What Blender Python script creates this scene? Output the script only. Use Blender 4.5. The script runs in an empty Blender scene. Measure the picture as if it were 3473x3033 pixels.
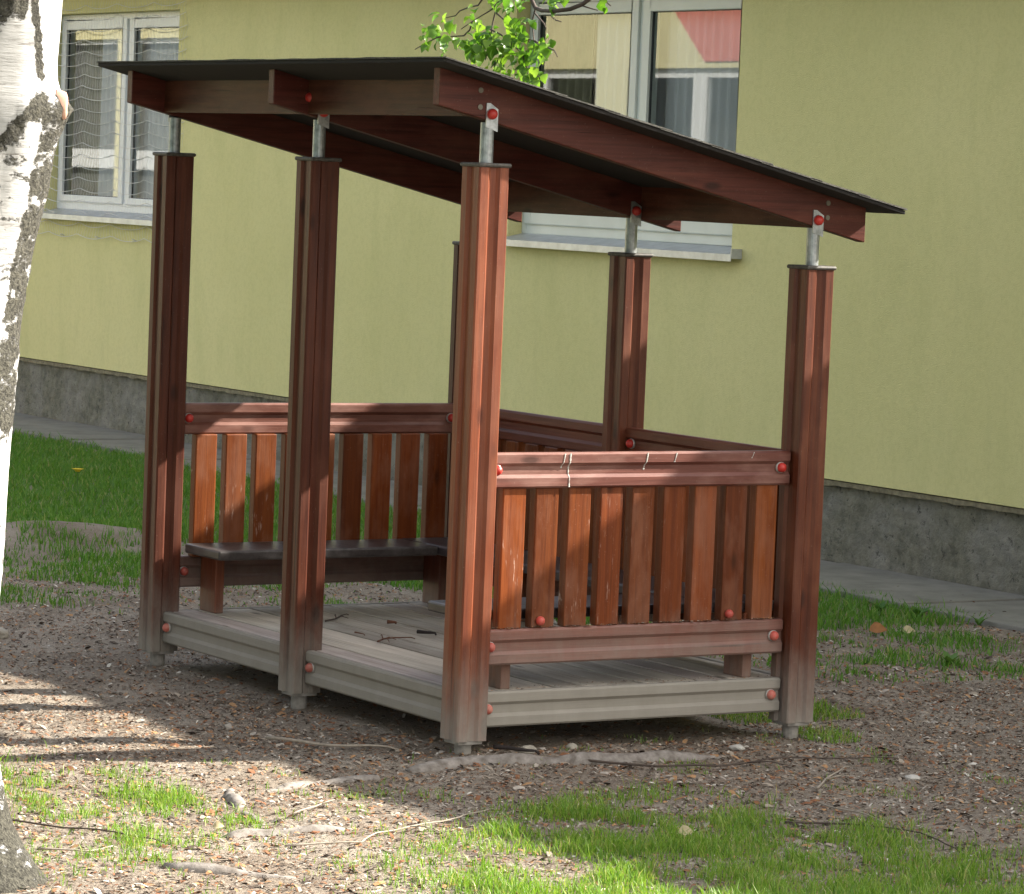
import bpy, bmesh, math, random
from mathutils import Vector, noise, Matrix
random.seed(7)
C = bpy.context.scene.collection
SC = bpy.context.scene
L = 2.3575; W = 1.4096; S = .12; YB = L/2
ZC, ZD = 1.9766, 1.6564

# ------------------------------------------------------------------ materials
class N:
    """tiny node helper"""
    def __init__(s, name):
        s.m = bpy.data.materials.new(name); s.m.use_nodes = True
        s.t = s.m.node_tree; s.n = s.t.nodes; s.n.clear()
        s.out = s.n.new('ShaderNodeOutputMaterial')
        s.b = s.n.new('ShaderNodeBsdfPrincipled')
        s.l(s.b.outputs[0], s.out.inputs[0])
    def l(s, a, b): s.t.links.new(a, b)
    def inp(s, sock, v):
        if isinstance(v, bpy.types.NodeSocket): s.l(v, sock)
        elif v is not None:
            if isinstance(v, (tuple, list)) and len(v) == 3 and sock.type == 'RGBA': v = (*v, 1)
            sock.default_value = v
    def math(s, op, a, b=None, c=None, clamp=False):
        n = s.n.new('ShaderNodeMath'); n.operation = op; n.use_clamp = clamp
        for i, v in enumerate((a, b, c)):
            if v is not None: s.inp(n.inputs[i], v)
        return n.outputs[0]
    def vmath(s, op, a, b):
        n = s.n.new('ShaderNodeVectorMath'); n.operation = op
        s.inp(n.inputs[0], a); s.inp(n.inputs[1], b); return n.outputs[0]
    def mix(s, f, a, b, blend='MIX'):
        n = s.n.new('ShaderNodeMix'); n.data_type = 'RGBA'; n.blend_type = blend
        s.inp(n.inputs[0], f); s.inp(n.inputs[6], a); s.inp(n.inputs[7], b); return n.outputs[2]
    def noise(s, vec, scale, detail=4, rough=.55, out=0):
        n = s.n.new('ShaderNodeTexNoise'); n.inputs['Scale'].default_value = scale
        n.inputs['Detail'].default_value = detail; n.inputs['Roughness'].default_value = rough
        if vec is not None: s.l(vec, n.inputs['Vector'])
        return n.outputs[out]
    def ramp(s, f, stops, interp='LINEAR'):
        n = s.n.new('ShaderNodeValToRGB'); e = n.color_ramp.elements; n.color_ramp.interpolation = interp
        while len(e) < len(stops): e.new(.5)
        for el, (p, c) in zip(e, stops):
            el.position = p
            el.color = (c, c, c, 1) if not isinstance(c, (tuple, list)) else (*c, 1)
        s.l(f, n.inputs[0]); return n.outputs[0]
    def range(s, v, a, b, c=0., d=1.):
        n = s.n.new('ShaderNodeMapRange'); n.clamp = True
        s.inp(n.inputs[0], v)
        for i, k in enumerate((a, b, c, d)): n.inputs[i+1].default_value = k
        return n.outputs[0]
    def coord(s, which='Object'):
        return s.n.new('ShaderNodeTexCoord').outputs[which]
    def pos(s): return s.n.new('ShaderNodeNewGeometry').outputs['Position']
    def sep(s, v):
        n = s.n.new('ShaderNodeSeparateXYZ'); s.l(v, n.inputs[0]); return n.outputs
    def scale(s, v, sc, rot=(0, 0, 0)):
        n = s.n.new('ShaderNodeMapping'); s.l(v, n.inputs[0]); n.inputs['Scale'].default_value = sc
        n.inputs['Rotation'].default_value = rot
        return n.outputs[0]
    def orand(s): return s.n.new('ShaderNodeObjectInfo').outputs['Random']
    def island(s): return s.n.new('ShaderNodeNewGeometry').outputs['Random Per Island']
    def bump(s, h, strength, dist=.01):
        n = s.n.new('ShaderNodeBump'); n.inputs['Strength'].default_value = strength
        n.inputs['Distance'].default_value = dist; s.l(h, n.inputs['Height'])
        s.l(n.outputs[0], s.b.inputs['Normal'])
    def set(s, **k):
        for a, v in k.items(): s.inp(s.b.inputs[a.replace('_', ' ')], v)
        return s.m

def wood(name, axis, c1, c2, wear=(.22, .10, .068), dirt=(.10, .42), wearamt=.45, rough=.45, scratch=0., spec=.38):
    m = N(name)
    r = m.orand()
    off = m.n.new('ShaderNodeCombineXYZ')
    m.l(m.math('MULTIPLY', r, 37.), off.inputs[0]); m.l(m.math('MULTIPLY', r, 91.), off.inputs[1]); m.l(m.math('MULTIPLY', r, 53.), off.inputs[2])
    co = m.vmath('ADD', m.coord(), off.outputs[0])
    lo, hi = 1.2, 34.
    g = m.scale(co, tuple(lo if i == axis else hi for i in range(3)))
    grain = m.noise(g, 1.6, 7, .65)
    fine = m.noise(m.scale(co, tuple(5. if i == axis else 160. for i in range(3))), 1.2, 4, .6)
    blot = m.noise(m.scale(co, tuple(2. if i == axis else 5. for i in range(3))), 1.4, 4, .6)
    col = m.mix(m.range(grain, .32, .68), c1, c2)
    tint = m.range(r, 0, 1, .66, 1.28)
    col = m.mix(1., col, tint, 'MULTIPLY')
    r2 = m.math('FRACT', m.math('MULTIPLY', r, 13.7))
    col = m.mix(m.range(r2, .25, 1., 0., .75), col, m.mix(1., col, (.86, .74, .95), 'MULTIPLY'))
    col = m.mix(m.math('MULTIPLY', m.range(fine, .5, .72), .35), col, tuple(x*.35 for x in c1))
    wm = m.math('MULTIPLY', m.range(blot, .48, .72), wearamt)
    col = m.mix(wm, col, wear)
    if scratch:
        sc = m.noise(m.scale(co, (70., 10., 9.), (0, .35, 0)), 1.5, 3, .7)
        zone = m.noise(co, 4.5, 2)
        k = m.math('MULTIPLY', m.range(sc, .60, .70), m.range(zone, .5, .62))
        zz = m.sep(m.pos())
        k = m.math('MULTIPLY', k, m.range(zz[0], .35, .75, 1., .12))
        col = m.mix(m.math('MULTIPLY', k, scratch), col, (.62, .50, .42))
    ck = m.noise(m.scale(co, tuple(.9 if i == axis else 55. for i in range(3))), 1.3, 3, .5)
    crack = m.range(ck, .695, .715)
    col = m.mix(m.math('MULTIPLY', crack, .7), col, tuple(x*.18 for x in c1))
    vo = m.n.new('ShaderNodeTexVoronoi'); vo.inputs['Scale'].default_value = 1.; m.l(m.scale(co, tuple(2.6 if i == axis else 7. for i in range(3))), vo.inputs['Vector'])
    col = m.mix(m.math('MULTIPLY', m.range(vo.outputs['Distance'], .06, .13, 1., 0.), .75), col, tuple(x*.3 for x in c1))
    spk = m.noise(co, 150., 2, .5)
    col = m.mix(m.math('MULTIPLY', m.range(spk, .68, .78), .16), col, (.5, .42, .36))
    # dust and dried mud splashed up from the ground
    z = m.sep(m.pos())[2]
    dn = m.noise(m.scale(co, (1.6, 1.6, .7)), 9., 7, .72)
    dz = m.math('ADD', z, m.math('MULTIPLY', m.math('SUBTRACT', dn, .5), .42))
    d = m.range(dz, dirt[0], dirt[1], .93, 0.)
    d = m.math('POWER', d, 1.5)
    col = m.mix(d, col, m.mix(dn, (.225, .208, .178), (.335, .312, .272)))
    rg = m.math('ADD', m.math('MULTIPLY', d, .4), m.math('ADD', m.math('MULTIPLY', blot, .25), rough-.12))
    m.bump(m.math('SUBTRACT', m.math('ADD', m.math('MULTIPLY', fine, .5), grain), crack), .3, .004)
    return m.set(Base_Color=col, Roughness=rg, Specular_IOR_Level=spec)

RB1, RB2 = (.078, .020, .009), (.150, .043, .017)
M = {}
for i, a in enumerate('xyz'):
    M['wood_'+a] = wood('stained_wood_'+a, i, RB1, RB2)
    M['rail_'+a] = wood('stained_rail_wood_'+a, i, (.12, .038, .023), (.205, .074, .047), wear=(.32, .18, .145), wearamt=.65, dirt=(.03, .56))  # weathering and sunlit sheen both put into the pale wear colour
    M['dusty_'+a] = wood('dusty_wood_'+a, i, (.20, .165, .13), (.30, .26, .21), dirt=(.6, 1.2), wearamt=.2, rough=.75)
    M['deck_'+a] = wood('dusty_deck_'+a, i, (.36, .31, .25), (.54, .49, .41), wear=(.56, .53, .47), dirt=(-2, -1), wearamt=.5, rough=.8)
M['post'] = wood('orange_post_wood', 2, (.095, .021, .008), (.190, .047, .014), wear=(.25, .095, .050), dirt=(-.02, .36))
M['post_dark'] = wood('dark_post_wood', 2, (.050, .013, .007), (.110, .030, .013), wear=(.15, .060, .038), dirt=(-.02, .36), wearamt=.35, spec=.25)  # darker copy of the post wood, for posts A, B and F
M['slat'] = wood('stained_slat_wood', 2, (.115, .026, .005), (.205, .054, .010), wear=(.27, .125, .078), dirt=(.10, .44), wearamt=.55, scratch=.8, spec=.22)
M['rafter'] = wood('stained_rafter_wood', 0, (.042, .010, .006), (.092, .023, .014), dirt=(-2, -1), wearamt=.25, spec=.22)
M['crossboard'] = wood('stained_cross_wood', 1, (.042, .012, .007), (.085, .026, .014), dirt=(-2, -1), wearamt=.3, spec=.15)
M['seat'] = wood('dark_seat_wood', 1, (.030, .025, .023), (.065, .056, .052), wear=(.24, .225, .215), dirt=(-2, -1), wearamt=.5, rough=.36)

def simple(name, col, rough=.6, metal=0., nscale=None, namt=.3, col2=None, bump=0.):
    m = N(name)
    c = col
    if nscale:
        nz = m.noise(m.coord(), nscale, 5, .6)
        c = m.mix(m.range(nz, .35, .68), col, col2 or tuple(x*(1-namt) for x in col))
        if bump: m.bump(nz, bump, .004)
    return m.set(Base_Color=c, Roughness=rough, Metallic=metal)
M['steel'] = simple('galvanised_steel', (.44, .47, .48), .42, .75, 30., .3, (.22, .24, .24), .1)
M['screw'] = simple('dull_screw', (.16, .15, .12), .5, .6)
M['foot'] = simple('dusty_steel', (.30, .28, .25), .8, 0., 25., .4)
M['cap'] = simple('black_rubber_cap', (.035, .033, .030), .6, 0., 60., .3, (.10, .09, .075))
m = N('red_plastic')
dn = m.noise(m.coord(), 60., 4)
z = m.sep(m.pos())[2]
dd = m.math('MULTIPLY', m.range(z, .05, .6, .75, .05), m.range(dn, .35, .6, .5, 1.))
M['red'] = m.set(Base_Color=m.mix(1., m.mix(dd, (.46, .022, .016), (.44, .25, .19)), m.range(m.orand(), 0, 1, .75, 1.15), 'MULTIPLY'), Roughness=m.math('ADD', .42, m.math('MULTIPLY', dd, .4)))
M['washer'] = simple('zinc_washer', (.5, .48, .45), .5, .5, 80., .3)
M['felt'] = simple('bitumen_felt', (.035, .034, .030), .9, 0., 90., .5, (.11, .105, .092), .6)
M['roofdeck'] = simple('dark_roof_sheet', (.009, .007, .0055), .88, 0., 14., .4, None, .2)
M['dropping'] = simple('bird_dropping', (.56, .55, .51), .8, 0., 120., .25)

# plaster
m = N('yellow_render')
p = m.pos()
big = m.noise(p, .55, 4, .5); mid = m.noise(m.scale(p, (1, 1, .35)), 3.2, 5, .6); grit = m.noise(p, 170., 3, .6)
col = m.mix(m.range(big, .3, .7), (.590, .560, .258), (.665, .620, .310))
col = m.mix(m.math('MULTIPLY', m.range(mid, .5, .75), .38), col, (.46, .465, .205))
spots = m.noise(m.scale(p, (1, 1, .6)), 9., 2, .5)
zz = m.sep(p)
hi = m.range(zz[2], 2.3, 3.1)
col = m.mix(m.math('MULTIPLY', m.math('MULTIPLY', m.range(spots, .735, .765), hi), .75), col, (.16, .15, .07))
gr2 = m.noise(p, 42., 4, .6)
col = m.mix(m.math('MULTIPLY', m.range(gr2, .46, .62), .16), col, (.40, .39, .17))
str_ = m.noise(m.scale(p, (6, 6, .35)), 2.4, 4, .6)
col = m.mix(m.math('MULTIPLY', m.range(str_, .56, .8), .12), col, (.42, .40, .22))
col = m.mix(m.math('MULTIPLY', m.range(grit, .5, .68), .34), col, (.40, .38, .18))
m.bump(m.math('ADD', m.math('MULTIPLY', mid, .6), m.math('MULTIPLY', grit, .8)), .55, .008)
M['plaster'] = m.set(Base_Color=col, Roughness=.92, Specular_IOR_Level=.2)
m = N('rough_plinth')
p = m.pos()
a = m.noise(p, 14., 8, .7); b = m.noise(p, 3., 4)
col = m.mix(m.range(a, .35, .65), (.105, .102, .076), (.215, .206, .155))
col = m.mix(m.math('MULTIPLY', m.range(b, .45, .7), .5), col, (.30, .29, .265))
ck = m.noise(p, 24., 6, .75)
col = m.mix(m.math('MULTIPLY', m.range(ck, .57, .66), .8), col, (.025, .025, .018))
m.bump(m.math('ADD', a, m.math('MULTIPLY', ck, -.6)), .9, .03)
M['plinth'] = m.set(Base_Color=col, Roughness=.95)
m = N('apron_concrete')
p = m.pos()
a = m.noise(p, 5., 6, .65); b = m.noise(p, 90., 3, .6)
col = m.mix(m.range(a, .3, .7), (.145, .140, .120), (.235, .228, .200))
col = m.mix(m.math('MULTIPLY', m.range(b, .6, .75), .4), col, (.33, .32, .29))
m.bump(b, .3, .004)
M['concrete'] = m.set(Base_Color=col, Roughness=.93)
M['winwhite'] = simple('white_window_plastic', (.68, .70, .70), .38, 0., 3., .05)
M['wingreen'] = simple('pale_window_paint', (.56, .60, .55), .42, 0., 4., .1)
M['gasket'] = simple('dark_gasket', (.03, .035, .035), .5)
M['sill'] = simple('sill_metal', (.52, .54, .55), .38, .3, 12., .25)
M['reflect_panel'] = simple('grey_reflector', (.22, .22, .215), .9, 0., 6., .3)
M['wire'] = simple('net_cord', (.62, .62, .58), .7)
M['drape'] = simple('olive_drape', (.20, .19, .105), .9, 0., 6., .2)
m = N('sheer_curtain')
tr = m.n.new('ShaderNodeBsdfTransparent'); mx = m.n.new('ShaderNodeMixShader')
m.set(Base_Color=(.78, .79, .80), Roughness=.9)
mx.inputs[0].default_value = .8
m.l(tr.outputs[0], mx.inputs[1]); m.l(m.b.outputs[0], mx.inputs[2]); m.l(mx.outputs[0], m.out.inputs[0])
M['sheer'] = m.m
m = N('window_glass')
tr = m.n.new('ShaderNodeBsdfTransparent'); tr.inputs[0].default_value = (.90, .93, .92, 1)
gl = m.n.new('ShaderNodeBsdfGlossy'); gl.inputs['Roughness'].default_value = .012
mx = m.n.new('ShaderNodeMixShader'); fr = m.n.new('ShaderNodeFresnel'); fr.inputs[0].default_value = 1.5
m.l(m.math('MULTIPLY', fr.outputs[0], 1.6, clamp=True), mx.inputs[0])
m.l(tr.outputs[0], mx.inputs[1]); m.l(gl.outputs[0], mx.inputs[2]); m.l(mx.outputs[0], m.out.inputs[0])
m.n.remove(m.b); M['glass'] = m.m
M['interior'] = simple('room_paint', (.30, .29, .26), .9)
M['rooftile'] = simple('brown_roof', (.11, .07, .05), .85, 0., 4., .3)
M['redwall'] = simple('red_render', (.60, .17, .13), .9, 0., 3., .1)
M['oppwall'] = simple('pale_yellow_render', (.66, .62, .36), .9, 0., 2., .1)

# ground
m = N('bare_soil')
p = m.pos()
a = m.noise(p, 2.2, 5, .6); b = m.noise(p, 26., 6, .7); c = m.noise(p, 140., 4, .65)
col = m.mix(m.range(a, .38, .62), (.190, .152, .115), (.31, .268, .218))
col = m.mix(m.math('MULTIPLY', m.range(b, .45, .7), .6), col, (.175, .130, .098))
col = m.mix(m.math('MULTIPLY', m.range(c, .52, .7), .6), col, (.46, .42, .36))
far = m.range(m.math('ADD', m.sep(p)[0], m.math('MULTIPLY', a, .6)), -3.0, -2.5, 1., 0.)
col = m.mix(far, col, (.055, .085, .025))  # unseen western ground turned dark green to cut its bounced light
m.bump(m.math('ADD', b, m.math('MULTIPLY', c, .5)), .8, .02)
M['soil'] = m.set(Base_Color=col, Roughness=.97, Specular_IOR_Level=.15)
m = N('litter_chips')
i = m.island()
col = m.ramp(i, [(0, (.08, .06, .048)), (.21, (.17, .13, .098)), (.38, (.32, .27, .215)), (.54, (.22, .10, .052)), (.68, (.38, .335, .285)), (.78, (.26, .14, .075)), (.88, (.38, .22, .11)), (.965, (.58, .54, .47))], 'CONSTANT')
M['litter'] = m.set(Base_Color=col, Roughness=.9, Specular_IOR_Level=.2)
def leafmat(name, stops, trans=.35, rough=.5):
    m = N(name)
    i = m.island(); col = m.ramp(i, stops)
    t = m.n.new('ShaderNodeBsdfTranslucent'); mx = m.n.new('ShaderNodeMixShader'); mx.inputs[0].default_value = trans
    m.l(m.mix(1., col, (1.25, 1.3, .6), 'MULTIPLY'), t.inputs[0])
    m.set(Base_Color=col, Roughness=rough, Specular_IOR_Level=.4)
    m.l(m.b.outputs[0], mx.inputs[1]); m.l(t.outputs[0], mx.inputs[2]); m.l(mx.outputs[0], m.out.inputs[0])
    return m.m
M['grass'] = leafmat('grass_blade', [(0, (.085, .19, .022)), (.35, (.145, .28, .032)), (.7, (.21, .34, .048)), (.86, (.26, .35, .06)), (.94, (.30, .34, .11)), (1, (.46, .40, .22))])
M['grassfar'] = leafmat('lawn_blade', [(0, (.060, .165, .018)), (.4, (.088, .22, .024)), (.8, (.125, .26, .035)), (.93, (.19, .29, .07)), (1, (.33, .31, .15))])
M['leaf'] = leafmat('young_leaf', [(0, (.055, .14, .016)), (.5, (.11, .23, .025)), (1, (.22, .35, .055))], .45, .38)
M['blockerleaf'] = leafmat('blocker_leaf', [(0, (.024, .038, .015)), (.6, (.038, .058, .022)), (1, (.06, .08, .032))], .2)
M['weed'] = leafmat('weed_leaf', [(0, (.05, .14, .02)), (1, (.10, .20, .04))], .3)
M['twig'] = simple('twig_bark', (.085, .062, .048), .85, 0., 40., .4)
M['paletwig'] = simple('pale_twig', (.36, .31, .25), .85, 0., 40., .35)
M['darkstick'] = simple('dark_stick', (.022, .014, .012), .8, 0., 40., .4)
M['redstick'] = simple('reddish_stick', (.16, .065, .035), .85, 0., 40., .4)
M['stone'] = simple('pale_stone', (.36, .33, .27), .9, 0., 20., .35, None, .4)
M['whitestone'] = simple('white_stone', (.50, .48, .43), .85, 0., 20., .25, None, .3)
M['root'] = simple('dusty_root_bark', (.29, .262, .235), .95, 0., 30., .45, (.13, .11, .092), 1.)
M['deadleaf'] = simple('dead_leaf', (.30, .13, .04), .8, 0., 30., .4)
M['tanleaf'] = simple('tan_leaf', (.50, .42, .24), .8, 0., 30., .3)
M['yellow'] = simple('dandelion_petals', (.75, .55, .02), .7)
M['white'] = simple('white_petal', (.7, .7, .66), .7)
M['scar'] = simple('cut_wood', (.60, .36, .27), .8, 0., 14., .3, (.42, .22, .15), .2)
# birch bark
m = N('birch_bark')
co = m.pos()
at = m.n.new('ShaderNodeAttribute'); at.attribute_name = 'dark'; dk = at.outputs['Fac']
lent = m.noise(m.scale(co, (7, 7, 75)), 1.5, 5, .7)
pat = m.noise(m.scale(co, (9, 9, 14)), 1.5, 8, .72)
gr = m.noise(co, 95., 5, .7)
col = m.mix(m.range(m.noise(m.scale(co, (3, 3, 9)), 2., 4), .3, .7), (.55, .545, .535), (.38, .375, .365))
col = m.mix(m.math('MULTIPLY', m.range(lent, .58, .66), .75), col, (.14, .125, .11))
f = m.range(m.math('ADD', dk, m.math('MULTIPLY', m.math('SUBTRACT', pat, .5), 1.9)), .44, .53)
col = m.mix(f, col, m.mix(m.range(gr, .35, .65), (.020, .019, .015), (.135, .128, .10)))
m.bump(m.math('ADD', m.math('MULTIPLY', f, m.math('MULTIPLY', gr, 1.6)), m.math('MULTIPLY', lent, -.2)), .8, .02)
M['birch'] = m.set(Base_Color=col, Roughness=.75, Specular_IOR_Level=.25)
m = N('grey_root_bark')
co = m.pos(); pat = m.noise(m.scale(co, (9, 9, 9)), 2.5, 8, .72)
m.bump(pat, 1., .03)
M['grey_bark'] = m.set(Base_Color=m.mix(m.range(pat, .4, .6), (.06, .058, .05), (.36, .35, .32)), Roughness=.95)

# ------------------------------------------------------------------ mesh helpers
class MB:
    def __init__(s): s.v = []; s.f = []; s.mi = []
    def add(s, vs, fs, mi=0):
        o = len(s.v); s.v += [tuple(x) for x in vs]; s.f += [tuple(i+o for i in f) for f in fs]; s.mi += [mi]*len(fs); return s
    def box(s, x0, x1, y0, y1, z0, z1, mi=0):
        return s.add([(x0,y0,z0),(x1,y0,z0),(x1,y1,z0),(x0,y1,z0),(x0,y0,z1),(x1,y0,z1),(x1,y1,z1),(x0,y1,z1)],
                     [(0,3,2,1),(4,5,6,7),(0,1,5,4),(1,2,6,5),(2,3,7,6),(3,0,4,7)], mi)
    def prism(s, prof, frame, l0, l1, mi=0):
        """prof: CCW (u,v) polygon; frame(u,v,w)->xyz ; extruded w in l0..l1"""
        n = len(prof)
        vs = [frame(u, v, l0) for u, v in prof]+[frame(u, v, l1) for u, v in prof]
        fs = [(i, (i+1) % n, n+(i+1) % n, n+i) for i in range(n)]+[tuple(range(n-1, -1, -1)), tuple(range(n, 2*n))]
        return s.add(vs, fs, mi)
    def tube(s, pts, rad, seg=8, mi=0, cap=True):
        pts = [Vector(p) for p in pts]; n = len(pts)
        rad = rad if isinstance(rad, (list, tuple)) else [rad]*n
        vs = []; up = None
        for i, p in enumerate(pts):
            d = (pts[min(i+1, n-1)]-pts[max(i-1, 0)]).normalized()
            if up is None: up = Vector((0, 0, 1)) if abs(d.z) < .9 else Vector((1, 0, 0))
            a = d.cross(up).normalized(); b = a.cross(d).normalized(); up = b
            for k in range(seg):
                t = 2*math.pi*k/seg; vs.append(p+(a*math.cos(t)+b*math.sin(t))*rad[i])
        fs = [(i*seg+k, i*seg+(k+1) % seg, (i+1)*seg+(k+1) % seg, (i+1)*seg+k) for i in range(n-1) for k in range(seg)]
        if cap: fs += [tuple(range(seg-1, -1, -1)), tuple(range((n-1)*seg, n*seg))]
        return s.add(vs, fs, mi)
    def ball(s, c, r, axis, seg=14, rings=8, mi=0, off=.25):
        """dome: sphere whose centre sits off*r in front of the surface along axis"""
        ax = Vector(axis).normalized(); t = Vector((0, 0, 1)) if abs(ax.z) < .9 else Vector((1, 0, 0))
        a = ax.cross(t).normalized(); b = ax.cross(a)
        c = Vector(c)+ax*r*off; vs = []
        for i in range(rings+1):
            ph = math.pi*(i/rings)
            for k in range(seg):
                th = 2*math.pi*k/seg
                vs.append(c+ax*r*math.cos(ph)+(a*math.cos(th)+b*math.sin(th))*r*math.sin(ph))
        fs = [(i*seg+k, (i+1)*seg+k, (i+1)*seg+(k+1) % seg, i*seg+(k+1) % seg) for i in range(rings) for k in range(seg)]
        return s.add(vs, fs, mi)

def wloc(o):
    v = Vector((0, 0, 0))
    while o: v += o.location; o = o.parent
    return v
def obj(name, mb, mats, parent=None, loc=None, bevel=0., smooth=False, seg=2, recalc=True):
    """link one mesh; mb is in world coordinates; loc = object origin in world"""
    me = bpy.data.meshes.new(name)
    mats = mats if isinstance(mats, (list, tuple)) else [mats]
    org = Vector(loc) if loc is not None else (wloc(parent) if parent else Vector((0, 0, 0)))
    me.from_pydata([Vector(v)-org for v in mb.v], [], mb.f)
    for mm in mats: me.materials.append(M[mm] if isinstance(mm, str) else mm)
    if len(mats) > 1: me.polygons.foreach_set('material_index', mb.mi)
    bm = bmesh.new(); bm.from_mesh(me)
    bmesh.ops.remove_doubles(bm, verts=bm.verts, dist=1e-6)
    if bevel:
        es = [e for e in bm.edges if len(e.link_faces) == 2 and e.calc_face_angle(0) > .5]
        bmesh.ops.bevel(bm, geom=es, offset=bevel, segments=seg, profile=.5, affect='EDGES', clamp_overlap=True)
    if recalc: bmesh.ops.recalc_face_normals(bm, faces=bm.faces)
    bm.to_mesh(me); bm.free()
    if smooth: me.polygons.foreach_set('use_smooth', [True]*len(me.polygons))
    o = bpy.data.objects.new(name, me); C.objects.link(o)
    o.location = org-(wloc(parent) if parent else Vector((0, 0, 0)))
    if parent: o.parent = parent
    return o
def tag(o, label=None, cat=None, group=None, kind=None):
    if label: o['label'] = label
    if cat: o['category'] = cat
    if group: o['group'] = group
    if kind: o['kind'] = kind
    return o
def thing(name, loc, label, cat, group=None):
    o = bpy.data.objects.new(name, None); C.objects.link(o); o.location = loc; o.empty_display_size = .2
    return tag(o, label, cat, group)
def dup(o, parent, loc):
    """copy a part (with its sub-parts) to world location loc"""
    c = o.copy(); C.objects.link(c); c.parent = parent; c.location = Vector(loc)-wloc(parent)
    for ch in [x for x in bpy.data.objects if x.parent == o]:
        d = ch.copy(); C.objects.link(d); d.parent = c
    return c

def grooved(w, h, ug, vg, strip=.037, wall=.011, depth=.0105, cc=.005):
    """rectangle w x h centred, groove on faces normal to u (ug) and normal to v (vg)"""
    pts = []
    cs = [(-w/2, -h/2), (w/2, -h/2), (w/2, h/2), (-w/2, h/2)]
    for i in range(4):
        a = Vector(cs[i]); b = Vector(cs[(i+1) % 4]); d = (b-a).normalized(); n = Vector((d.y, -d.x)); ln = (b-a).length
        g = vg if i % 2 == 0 else ug
        pts += [a+d*cc]
        if g: pts += [a+d*strip, a+d*(strip+wall)-n*depth, b-d*(strip+wall)-n*depth, b-d*strip]
        pts += [b-d*cc]
    return [(p.x, p.y) for p in pts]

# ------------------------------------------------------------------ camera, light, world
cam = bpy.data.cameras.new('camera'); co = bpy.data.objects.new('camera', cam); C.objects.link(co)
co.location = (-6.42208, -10.42922, 1.93615); co.rotation_euler = (1.49662162, -.04032079, -.56095425)
cam.lens = 126.28; cam.sensor_width = 36; cam.sensor_fit = 'HORIZONTAL'; cam.clip_start = .1; cam.clip_end = 500
SC.camera = co
SUNV = Vector((1, -.272, .642)).normalized()
sl = bpy.data.lights.new('sun', 'SUN'); so = bpy.data.objects.new('sun', sl); C.objects.link(so)
sl.energy = 5.0; sl.angle = math.radians(.53); sl.color = (1, .93, .82)
so.rotation_euler = SUNV.to_track_quat('Z', 'Y').to_euler(); so.location = (20, -4, 15)
w = bpy.data.worlds.new('World'); SC.world = w; w.use_nodes = True
nt = w.node_tree; nt.nodes.clear()
wo = nt.nodes.new('ShaderNodeOutputWorld'); bg = nt.nodes.new('ShaderNodeBackground'); sk = nt.nodes.new('ShaderNodeTexSky')
sk.sky_type = 'NISHITA'; sk.sun_disc = False; sk.sun_elevation = math.asin(SUNV.z); sk.sun_rotation = math.atan2(SUNV.x, SUNV.y)
sk.dust_density = 2.2; sk.air_density = 1.; sk.ozone_density = 1.
bg.inputs[1].default_value = .115
hs = nt.nodes.new('ShaderNodeHueSaturation'); hs.inputs['Saturation'].default_value = .45      # thin bright cloud whitens the blue
nt.links.new(sk.outputs[0], hs.inputs['Color']); # unseen bright cloud bank added to the southern sky to light the -Y faces
wtc = nt.nodes.new('ShaderNodeTexCoord'); wd = nt.nodes.new('ShaderNodeVectorMath'); wd.operation = 'DOT_PRODUCT'
wd.inputs[1].default_value = Vector((.18, -1, .50)).normalized(); nt.links.new(wtc.outputs['Generated'], wd.inputs[0])
wn_ = nt.nodes.new('ShaderNodeTexNoise'); wn_.inputs['Scale'].default_value = 3.; wn_.inputs['Detail'].default_value = 6; nt.links.new(wtc.outputs['Generated'], wn_.inputs['Vector'])
wa = nt.nodes.new('ShaderNodeMath'); wa.operation = 'MULTIPLY_ADD'; wa.inputs[1].default_value = .5; nt.links.new(wn_.outputs[0], wa.inputs[0]); nt.links.new(wd.outputs['Value'], wa.inputs[2])
wr = nt.nodes.new('ShaderNodeMapRange'); wr.inputs[1].default_value = .88; wr.inputs[2].default_value = 1.12; nt.links.new(wa.outputs[0], wr.inputs[0])
wx_ = nt.nodes.new('ShaderNodeMix'); wx_.data_type = 'RGBA'; nt.links.new(wr.outputs[0], wx_.inputs[0]); nt.links.new(hs.outputs[0], wx_.inputs[6]); wx_.inputs[7].default_value = (5.0, 4.8, 4.5, 1)
nt.links.new(wx_.outputs[2], bg.inputs[0]); nt.links.new(bg.outputs[0], wo.inputs[0])
SC.view_settings.view_transform = 'Standard'; SC.view_settings.look = 'None'; SC.view_settings.gamma = 1
SC.view_settings.exposure = 1.84
SC.cycles.max_bounces = 8; SC.cycles.transparent_max_bounces = 12

# ------------------------------------------------------------------ ground
def fbm(x, y, s, o=3, z=0.): return noise.fractal(Vector((x*s, y*s, z)), .8, 2.1, o)
MOUND = [(1.60, 6.75, .62, .40, .10), (.95, 6.55, .6, .34, .05), (-.5, -.05, .7, .35, .012)]
def gz(x, y):
    z = -.062+.018*fbm(x, y, .8)+.007*fbm(x, y, 4.)
    for mx, my, a, b, h in MOUND: z += h*math.exp(-((x-mx)/a)**2-((y-my)/b)**2)
    if x > 4: z = z*(1-min(1, (x-4)/.5))-.062*min(1, (x-4)/.5)
    return z
def axis_pts(lo, hi, st, ends):
    p = []; x = lo
    while x <= hi+1e-6: p.append(x); x += st
    return sorted([e for e in ends if e < lo]+p+[e for e in ends if e > hi])
gx = axis_pts(-3.2, 5.6, .055, [-300, -120, -60, -30, -15, -8, -5, 8, 15, 30, 60, 120, 300])
gy = axis_pts(-3.4, 9., .055, [-300, -120, -60, -30, -15, -8, -5, 10, 12, 14, 17, 22, 30, 60, 120, 300])
g = MB(); nx = len(gx)
g.v = [(x, y, gz(x, y) if abs(x) < 10 and -8 < y < 20 else -.062) for y in gy for x in gx]
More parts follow.
